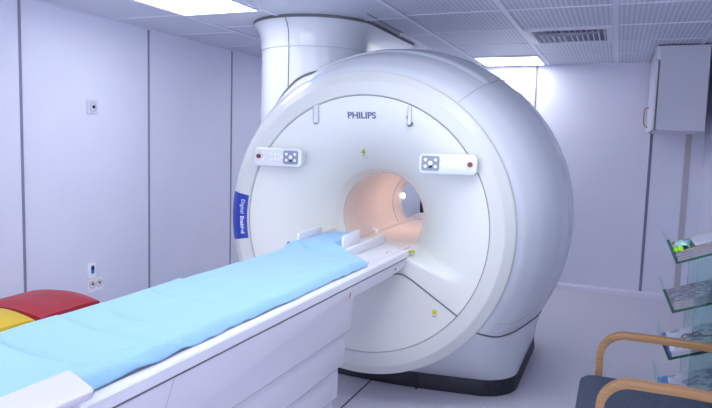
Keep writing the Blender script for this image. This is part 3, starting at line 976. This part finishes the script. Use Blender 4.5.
so = sh_o.modifiers.new('thickness', 'SOLIDIFY'); so.thickness = 0.003; so.offset = -1
for p in sh_o.data.polygons: p.use_smooth = True
tag(sh_o, 'light blue creased disposable sheet spread over the patient table', 'sheet')


# ------------------------------------------------------------------ bins
def bin_(xa, xb, ya, yb_, zt, m, label):
    t = thing('waste_bin', ((xa + xb) / 2, (ya + yb_) / 2, 0), label, 'waste bin')
    bm = nb()
    a = bmesh.new()
    bot = rrect(xa + 0.07, xb - 0.07, ya + 0.05, yb_ - 0.05, 0.05); top = rrect(xa + 0.02, xb - 0.03, ya + 0.02, yb_ - 0.02, 0.05)
    loft(bm, [(0.0, bot), (zt - 0.03, top)])
    a.free()
    obj('body', bm, m, t)
    bm = nb(); n_ = 26; rows = []
    nd = 12
    for i in range(n_ + 1):
        s = i / n_; x = xa + (xb - xa) * s
        arch = 0.050 * math.sin(PI * (0.08 + 0.84 * s)) ** 0.9
        row = []
        for k in range(nd + 1):
            q = k / nd; y = ya + (yb_ - ya) * q
            cr = 0.012 * (1 - abs(2 * q - 1) ** 6)
            step = 0.010 if (0.12 < q < 0.86 and 0.06 < s < 0.94) else 0.0
            row.append(bm.verts.new((x, y, zt - 0.03 + arch * (0.75 + 0.25 * q) + cr + step)))
        rows.append(row)
    for p, q in zip(rows, rows[1:]):
        for k in range(nd): bm.faces.new((p[k], p[k + 1], q[k + 1], q[k]))
    # skirt
    border = [r[0] for r in rows] + rows[-1][1:] + [r[-1] for r in rows[::-1]][1:] + rows[0][::-1][1:-1]
    low = [bm.verts.new((v_.co.x, v_.co.y, v_.co.z - 0.028)) for v_ in border]
    nb_ = len(border)
    for i in range(nb_): bm.faces.new((border[i], border[(i + 1) % nb_], low[(i + 1) % nb_], low[i]))
    bm.faces.new(low)
    obj('lid', bm, m, t)
    obj('lid_rim', box(nb(), xb - 0.035, xb + 0.012, ya + 0.03, yb_ - 0.01, zt - 0.052, zt - 0.03, 0.006), m, t)
    obj('pedal', box(nb(), xb - 0.06, xb + 0.03, (ya + yb_) / 2 - 0.07, (ya + yb_) / 2 + 0.07, 0.015, 0.035, 0.006), 'gasket', t)


bin_(-3.56, -3.03, 2.60, 3.04, 0.590, 'redbin', 'red plastic lidded bin by the left wall behind the patient table')
bin_(-3.54, -3.04, 2.12, 2.56, 0.585, 'yellowbin', 'yellow plastic lidded bin by the left wall, nearer than the red bin')

# ------------------------------------------------------------------ fittings on the left wall
XW = XL + 0.001


def circ_x(bm, y, z, r, xa, xb, n=24):
    return prism(bm, [(y + r * math.cos(a), z + r * math.sin(a)) for a in np.linspace(0, 2 * PI, n, endpoint=False)], 'x', xa, xb)


t = thing('wall_socket', (XL, 3.908, 1.866), 'single square white wall socket with a dark round hole, high on the left wall', 'socket')
obj('face_plate', prism(nb(), rrect(3.852, 3.965, 1.808, 1.922, 0.006), 'x', XW, XW + 0.010, 0.002, 1), mat('socket_white', (0.66, 0.67, 0.78), 0.4), t)
obj('socket_rim', tube(nb(), [(XW + 0.011, 3.912 + 0.03 * math.cos(a), 1.864 + 0.036 * math.sin(a)) for a in np.linspace(0, 2 * PI, 28, endpoint=False)], 0.003, 6, closed=True), 'softseam', t)
obj('socket_hole', circ_x(nb(), 3.918, 1.866, 0.014, XW + 0.008, XW + 0.014), 'black', t)
t = thing('power_outlet', (XL, 3.912, 0.34), 'white double power outlet low on the left wall beside the red bin', 'outlet')
obj('face_plate', prism(nb(), rrect(3.838, 3.992, 0.343, 0.462, 0.008), 'x', XW, XW + 0.014, 0.003, 1), 'outletwhite', t)
for y in (3.878, 3.952):
    s_ = obj('outlet', tube(nb(), [(XW + 0.015, y + 0.028 * math.cos(a), 0.408 + 0.028 * math.sin(a)) for a in np.linspace(0, 2 * PI, 20, endpoint=False)], 0.003, 6, closed=True), 'softseam', t)
    obj('outlet_hole', circ_x(nb(), y + 0.004, 0.412, 0.013, XW + 0.010, XW + 0.0155), 'gasket', s_)
t = thing('wall_device', (XL, 3.875, 0.47), 'small white wall unit with a blue face just above the double outlet', 'wall device')
obj('housing', prism(nb(), rrect(3.840, 3.912, 0.466, 0.592, 0.01), 'x', XW, XW + 0.022, 0.004, 2), 'outletwhite', t)
fcp = obj('blue_face', prism(nb(), rrect(3.858, 3.892, 0.502, 0.572, 0.014), 'x', XW + 0.02, XW + 0.0245), 'bluedevice', t)
obj('dark_window', box(nb(), XW + 0.024, XW + 0.0262, 3.865, 3.887, 0.534, 0.562), 'black', fcp, smooth=False)

# ------------------------------------------------------------------ wall cabinet
t = thing('wall_cabinet', (0.49, 7.0, 1.83), 'pale grey wall cabinet hanging under the ceiling in the far right corner', 'cabinet')
obj('body', box(nb(), 0.296, 0.692, 6.365, YB - 0.002, 1.83, 2.588, 0.002, 1), 'cabinet', t)
d_ = obj('door', box(nb(), 0.262, 0.282, 6.372, 7.62, 1.832, 2.462, 0.003, 1), 'metalwhite', t)
obj('handle', tube(nb(), [(0.262, 7.30, 2.09), (0.232, 7.29, 2.083), (0.222, 7.28, 2.05), (0.22, 7.28, 1.99), (0.222, 7.28, 1.93), (0.235, 7.29, 1.90), (0.262, 7.30, 1.885)], 0.007, 8), 'handle', d_)
obj('door_gap', box(nb(), 0.282, 0.296, 6.38, 7.61, 1.84, 2.455), 'gasket', t, smooth=False)
obj('top_filler', box(nb(), 0.264, 0.296, 6.367, 7.64, 2.466, 2.588, 0.002, 1), 'metalwhite', t)

# black upright cabinet seen through the bore
t = thing('equipment_cabinet', (-2.0, 7.35, 0), 'black upright cabinet beyond the scanner, glimpsed through the bore', 'cabinet')
obj('body', box(nb(), -2.13, -1.60, 7.12, YB - 0.06, 0.0, 1.25, 0.008), 'black', t)
d_ = obj('door', box(nb(), -2.115, -1.615, 7.10, 7.12, 0.06, 1.22, 0.004), 'black', t)
obj('handle', tube(nb(), [(-1.67, 7.10, 0.75), (-1.67, 7.07, 0.74), (-1.67, 7.07, 0.58), (-1.67, 7.10, 0.57)], 0.006, 8), 'chrome', d_)

# ------------------------------------------------------------------ glass display stand
st = thing('brochure_stand', (0.52, 3.83, 0), 'glass brochure stand with sloping shelves beside the armchair', 'brochure stand')
SL = math.tan(math.radians(21.5)); YN, YF_ = 3.64, 4.03; XA, XE = 0.3195, 0.73
shelf_z = [1.058, 0.795, 0.540, 0.285]
ca, sa = math.cos(math.radians(21.5)), math.sin(math.radians(21.5))


def slab(bm, x, z, L0, L1, h0, h1, y0, y1):
    """a slab in the shelf's own frame: L along the slope, h perpendicular to it"""
    pl = [(x + L * ca - h * sa, z + L * sa + h * ca) for L, h in ((L0, h0), (L1, h0), (L1, h1), (L0, h1))]
    return prism(bm, pl, 'y', y0, y1)


for i, z in enumerate(shelf_z):
    g = slab(nb(), XA, z, 0.0, 0.44, 0.0, 0.008, YN + 0.003, YF_)
    sh_ = obj('shelf', g, 'glass', st, smooth=False)
    obj('shelf_edge', slab(nb(), XA, z, 0.0, 0.44, -0.0005, 0.0085, YN, YN + 0.003), 'glassedge', sh_, smooth=False)
    pl = [(XA + L * ca - h * sa, z + L * sa + h * ca) for L, h in ((-0.004, 0.0), (0.010, 0.0), (0.004, 0.134), (-0.010, 0.134))]
    obj('shelf_lip', prism(nb(), pl, 'y', YN + 0.003, YF_), 'glass', sh_, smooth=False)
    b2 = nb(); prism(b2, pl, 'y', YN - 0.002, YN + 0.003); obj('shelf_edge', b2, 'lipedge', sh_, smooth=False)
for y in (YN - 0.012, YF_ + 0.004):
    xs0, xs1 = 0.416, 0.73
    zz = lambda x: shelf_z[0] + (x - XA) * SL
    pl = [(xs0, 0.02), (xs1, 0.02), (xs1, zz(xs1) - 0.012), (xs0, zz(xs0) - 0.012)]
    p_ = obj('side_panel', prism(nb(), pl, 'y', y, y + 0.008), 'glass', st, smooth=False)
    obj('panel_edge', box(nb(), xs0 - 0.0016, xs0, y, y + 0.008, 0.02, zz(xs0) - 0.012), 'glassedgepale', p_, smooth=False)
obj('stand_base', box(nb(), 0.34, 0.78, YN - 0.05, YF_ + 0.06, 0, 0.02, 0.004), 'metalwhite', st)


def pile(i, n, th, cov, L0, L1, y0, y1, labels, group, name='magazine', spine=None, jit=0.003, pg='paper'):
    z = shelf_z[i]
    h = 0.0090
    for k in range(n):
        jx = random.uniform(-jit, jit); jy = random.uniform(-jit, jit)
        t_ = thing(name, (XA + (L0 + L1) / 2 * ca, (y0 + y1) / 2, z + (L0 + L1) / 2 * sa + h), labels[min(k, len(labels) - 1)], name, group)
        obj('pages', slab(nb(), XA, z, L0 + jx, L1 + jx, h + 0.0006, h + th - 0.0012, y0 + jy, y1 + jy), pg, t_, smooth=False)
        obj('cover', slab(nb(), XA, z, L0 + jx - 0.0005, L1 + jx + 0.0005, h + th - 0.0012, h + th - 0.0002, y0 + jy - 0.0005, y1 + jy + 0.0005), cov, t_, smooth=False)
        if spine:
            obj('spine', slab(nb(), XA, z, L0 + jx - 0.001, L0 + jx + spine[1], h + 0.0004, h + th + 0.0002, y0 + jy - 0.001, y1 + jy + 0.001), spine[0], t_, smooth=False)
        h += th
    return h


violet = mat('violet_spine', (0.16, 0.16, 0.55), 0.5)
M['violet'] = violet
h1 = pile(0, 4, 0.0125, 'cover1', 0.012, 0.34, YN + 0.01, YF_ - 0.01,
          ['bottom magazine of the pile on the top glass shelf', 'second magazine from the bottom of the pile on the top glass shelf',
           'third magazine from the bottom of the pile on the top glass shelf', 'topmost dark covered magazine on the top glass shelf, under the mint pouch'], 'magazines on the top glass shelf', pg='greypages')
h2 = pile(1, 3, 0.013, 'cover2', 0.010, 0.34, YN + 0.01, YF_ - 0.01,
          ['bottom brochure of the pile on the second glass shelf', 'middle brochure of the pile on the second glass shelf',
           'topmost brochure with a busy picture collage on the second glass shelf'], 'brochures on the second glass shelf', name='brochure', pg='greypages')
h3 = pile(2, 4, 0.009, 'cover3', 0.010, 0.35, YN + 0.01, YF_ - 0.01,
          ['bottom white leaflet of the pile on the third glass shelf', 'second white leaflet from the bottom on the third glass shelf',
           'third white leaflet from the bottom on the third glass shelf', 'topmost white leaflet on the third glass shelf, beside the armchair rail'], 'leaflets on the third glass shelf', name='leaflet', spine=('violet', 0.010))
h4 = pile(3, 2, 0.012, 'cover3', 0.010, 0.35, YN + 0.01, YF_ - 0.01,
          ['lower leaflet on the lowest glass shelf', 'upper white leaflet with a blue edge on the lowest glass shelf'], 'leaflets on the lowest glass shelf', name='leaflet', spine=('bluedevice', 0.03))


def shelf_pt(i, L, h, y):
    return Vector((XA + L * ca - h * sa, y, shelf_z[i] + L * sa + h * ca))


# yellow border of the top magazine, white card, printed marks
b2 = slab(nb(), XA, shelf_z[0], 0.012, 0.30, h1, h1 + 0.0006, YN + 0.008, YN + 0.016)
slab(b2, XA, shelf_z[0], 0.012, 0.30, h1, h1 + 0.0006, YF_ - 0.018, YF_ - 0.010)
slab(b2, XA, shelf_z[0], 0.010, 0.022, h1, h1 + 0.0006, YN + 0.008, YF_ - 0.01)
_m = mat('yellow_border', (0.72, 0.66, 0.10), 0.5)
top_mag = [o for o in C.objects if o.name.startswith('magazine')][-1]
obj('cover_border', b2, _m, top_mag, smooth=False)
card = obj('card', slab(nb(), XA, shelf_z[0], 0.115, 0.24, h1 + 0.0008, h1 + 0.003, YN + 0.05, YF_ - 0.04), 'paper', None, smooth=False)
tag(card, 'white paper card lying on the magazines of the top glass shelf', 'card')
# mint folded pouch and two neon green clips
bm = nb()
n_ = 14
rows = []
for i in range(n_ + 1):
    a = i / n_
    row = []
    for k in range(9):
        b = k / 8
        L = 0.004 + 0.010 * b + 0.085 * a
        y = YN + 0.045 + 0.17 * b + 0.02 * math.sin(a * 3)
        hgt = h1 + 0.002 + 0.030 * math.sin(PI * a) ** 0.7 * (0.6 + 0.4 * math.sin(PI * b)) + 0.002 * math.sin(a * 17 + b * 5)
        row.append(bm.verts.new(shelf_pt(0, L, hgt, y)))
    rows.append(row)
for p, q in zip(rows, rows[1:]):
    for k in range(8): bm.faces.new((p[k], p[k + 1], q[k + 1], q[k]))
low = []
po = obj('folded_pouch', bm, 'mint', None)
sm = po.modifiers.new('thickness', 'SOLIDIFY'); sm.thickness = 0.003
tag(po, 'mint green folded fabric pouch on the magazines of the top glass shelf', 'pouch')
roll = nb(); tube(roll, [shelf_pt(0, 0.082 + 0.0, h1 + 0.012, YN + 0.05 + 0.0), shelf_pt(0, 0.094, h1 + 0.014, YN + 0.12), shelf_pt(0, 0.10, h1 + 0.013, YN + 0.20)], 0.008, 12)
ro = obj('roll_end', roll, mat('teal_fabric', (0.12, 0.48, 0.42), 0.8), None)
ro.name = 'rolled_edge'
ro.parent = po; ro.location = ro.location - po.location
for k, (L, y) in enumerate(((0.016, YN + 0.030), (0.042, YN + 0.026))):
    b2 = nb()
    c = shelf_pt(0, L, h1 + 0.012, y)
    pl = [(c.x - 0.011, c.z - 0.013), (c.x + 0.013, c.z - 0.010), (c.x + 0.012, c.z + 0.006), (c.x + 0.004, c.z + 0.016), (c.x - 0.006, c.z + 0.013), (c.x - 0.012, c.z + 0.002)]
    prism(b2, pl, 'y', c.y - 0.012, c.y + 0.012, 0.004, 2)
    g = obj('green_clip', b2, 'neon')
    tag(g, ('neon green clip nearest the raised lip of the top glass shelf', 'neon green clip right of the other one, before the mint pouch')[k], 'clip', 'neon green clips on the top glass shelf')
# white pad under the clips at the lip
# eyeglasses shaped dark object on third shelf
gl = thing('eyeglasses', shelf_pt(2, 0.15, h3, YN + 0.17), 'dark framed folded eyeglasses on the white leaflets of the third glass shelf', 'eyeglasses')
for L in (0.115, 0.165):
    obj('lens_rim', tube(nb(), [shelf_pt(2, L + 0.021 * math.cos(a), h3 + 0.004 + 0.003 * math.sin(a), YN + 0.20 + 0.028 * math.sin(a)) for a in np.linspace(0, 2 * PI, 20, endpoint=False)], 0.003, 6, closed=True), 'gasket', gl)
obj('bridge', tube(nb(), [shelf_pt(2, 0.136, h3 + 0.006, YN + 0.20), shelf_pt(2, 0.140, h3 + 0.009, YN + 0.205), shelf_pt(2, 0.144, h3 + 0.006, YN + 0.20)], 0.003, 6), 'gasket', gl)
obj('temple', tube(nb(), [shelf_pt(2, 0.094, h3 + 0.006, YN + 0.20), shelf_pt(2, 0.11, h3 + 0.004, YN + 0.12), shelf_pt(2, 0.19, h3 + 0.004, YN + 0.09)], 0.003, 6), 'gasket', gl)
obj('temple', tube(nb(), [shelf_pt(2, 0.186, h3 + 0.006, YN + 0.20), shelf_pt(2, 0.20, h3 + 0.005, YN + 0.13), shelf_pt(2, 0.26, h3 + 0.004, YN + 0.11)], 0.003, 6), 'gasket', gl)
bm = nb()
for L, y in ((0.09, 0.1), (0.10, 0.13), (0.13, 0.16)): slab(bm, XA, shelf_z[3], L, L + 0.018, h4, h4 + 0.0006, YN + y, YN + y + 0.02)
last_leaf = [o for o in C.objects if o.name.startswith('leaflet')][-1]
obj('red_print', bm, 'red', last_leaf, smooth=False)
bm = nb()
for L, y in ((0.12, 0.05), (0.15, 0.08), (0.2, 0.12), (0.17, 0.2)): slab(bm, XA, shelf_z[3], L, L + 0.03, h4, h4 + 0.0006, YN + y, YN + y + 0.012)
obj('dark_print', bm, 'logo', last_leaf, smooth=False)

# ------------------------------------------------------------------ armchair
ch = thing('armchair', (0.3, 3.18, 0), 'armchair with bent wooden arms and a slate blue upholstered seat at the lower right', 'armchair')


def bent_arm(yc, x0, dz=0.0, name='arm_frame'):
    """bentwood loop: front leg, arm rest, back leg as one laminated band"""
    wd, th = 0.050, 0.035
    z_t = 0.683
    cl = []
    cl.append((x0 - 0.005, 0.0)); cl.append((x0 - 0.001, 0.30)); cl.append((x0, 0.50))
    for a in np.linspace(PI, PI / 2, 14):
        cl.append((x0 + 0.125 + 0.125 * math.cos(a), 0.545 + 0.125 * math.sin(a)))
    cl.append((x0 + 0.30, 0.671)); cl.append((x0 + 0.45, 0.667))
    for a in np.linspace(PI / 2, 0.1, 10):
        cl.append((x0 + 0.56 + 0.09 * math.cos(a), 0.572 + 0.09 * math.sin(a)))
    cl.append((x0 + 0.67, 0.25)); cl.append((x0 + 0.70, 0.0))
    cl = [(x, z + dz * min(1, z / 0.5)) for x, z in cl]
    bm = nb(); rings = []
    for i, (x, z) in enumerate(cl):
        a = Vector(cl[max(i - 1, 0)]); b = Vector(cl[min(i + 1, len(cl) - 1)])
        d = (b - a).normalized(); n2 = Vector((-d.y, d.x))
        r_ = []
        for sx, sn in ((-1, -1), (1, -1), (1, 1), (-1, 1)):
            r_.append(bm.verts.new((x + n2.x * th / 2 * sn, yc + wd / 2 * sx, z + n2.y * th / 2 * sn)))
        rings.append(r_)
    for a, b in zip(rings, rings[1:]):
        for k in range(4): bm.faces.new((a[k], a[(k + 1) % 4], b[(k + 1) % 4], b[k]))
    bm.faces.new(rings[0]); bm.faces.new(rings[-1][::-1])
    bmesh.ops.recalc_face_normals(bm, faces=bm.faces)
    lon = [e for e in bm.edges if not any((e.verts[0] in r_ and e.verts[1] in r_) for r_ in rings)]
    bmesh.ops.bevel(bm, geom=lon, offset=0.004, segments=2, profile=0.5, affect='EDGES')
    return obj(name, bm, 'wood', ch)


bent_arm(3.535, -0.022)
bent_arm(2.855, -0.005, -0.018)
bm = nb()
pl = []
prism(bm, rrect(2.895, 3.495, 0.0, 1.0, 0.01), 'x', 0, 1) if False else None
# seat: plan with rounded front corners, crowned top
pl = rrect(-0.112, 0.50, 2.885, 3.503, 0.075, 10)
loft(bm, [(0.365, [((x - 0.19) * 0.97 + 0.19, (y - 3.194) * 0.97 + 3.194) for x, y in pl]), (0.38, pl), (0.42, pl), (0.437, [((x - 0.19) * 0.985 + 0.19, (y - 3.194) * 0.985 + 3.194) for x, y in pl]), (0.447, [((x - 0.19) * 0.95 + 0.19, (y - 3.194) * 0.95 + 3.194) for x, y in pl]), (0.452, [((x - 0.19) * 0.86 + 0.19, (y - 3.194) * 0.86 + 3.194) for x, y in pl])])
obj('seat', bm, 'fabric', ch)
bm = nb(); prism(bm, [(0.50, 0.40), (0.56, 0.40), (0.66, 0.92), (0.60, 0.93)], 'y', 2.90, 3.49, 0.015, 3)
obj('backrest', bm, 'fabric', ch)
for x in (0.03, 0.45):
    obj('cross_rail', box(nb(), x, x + 0.05, 2.88, 3.51, 0.335, 0.363, 0.003), 'wood', ch)
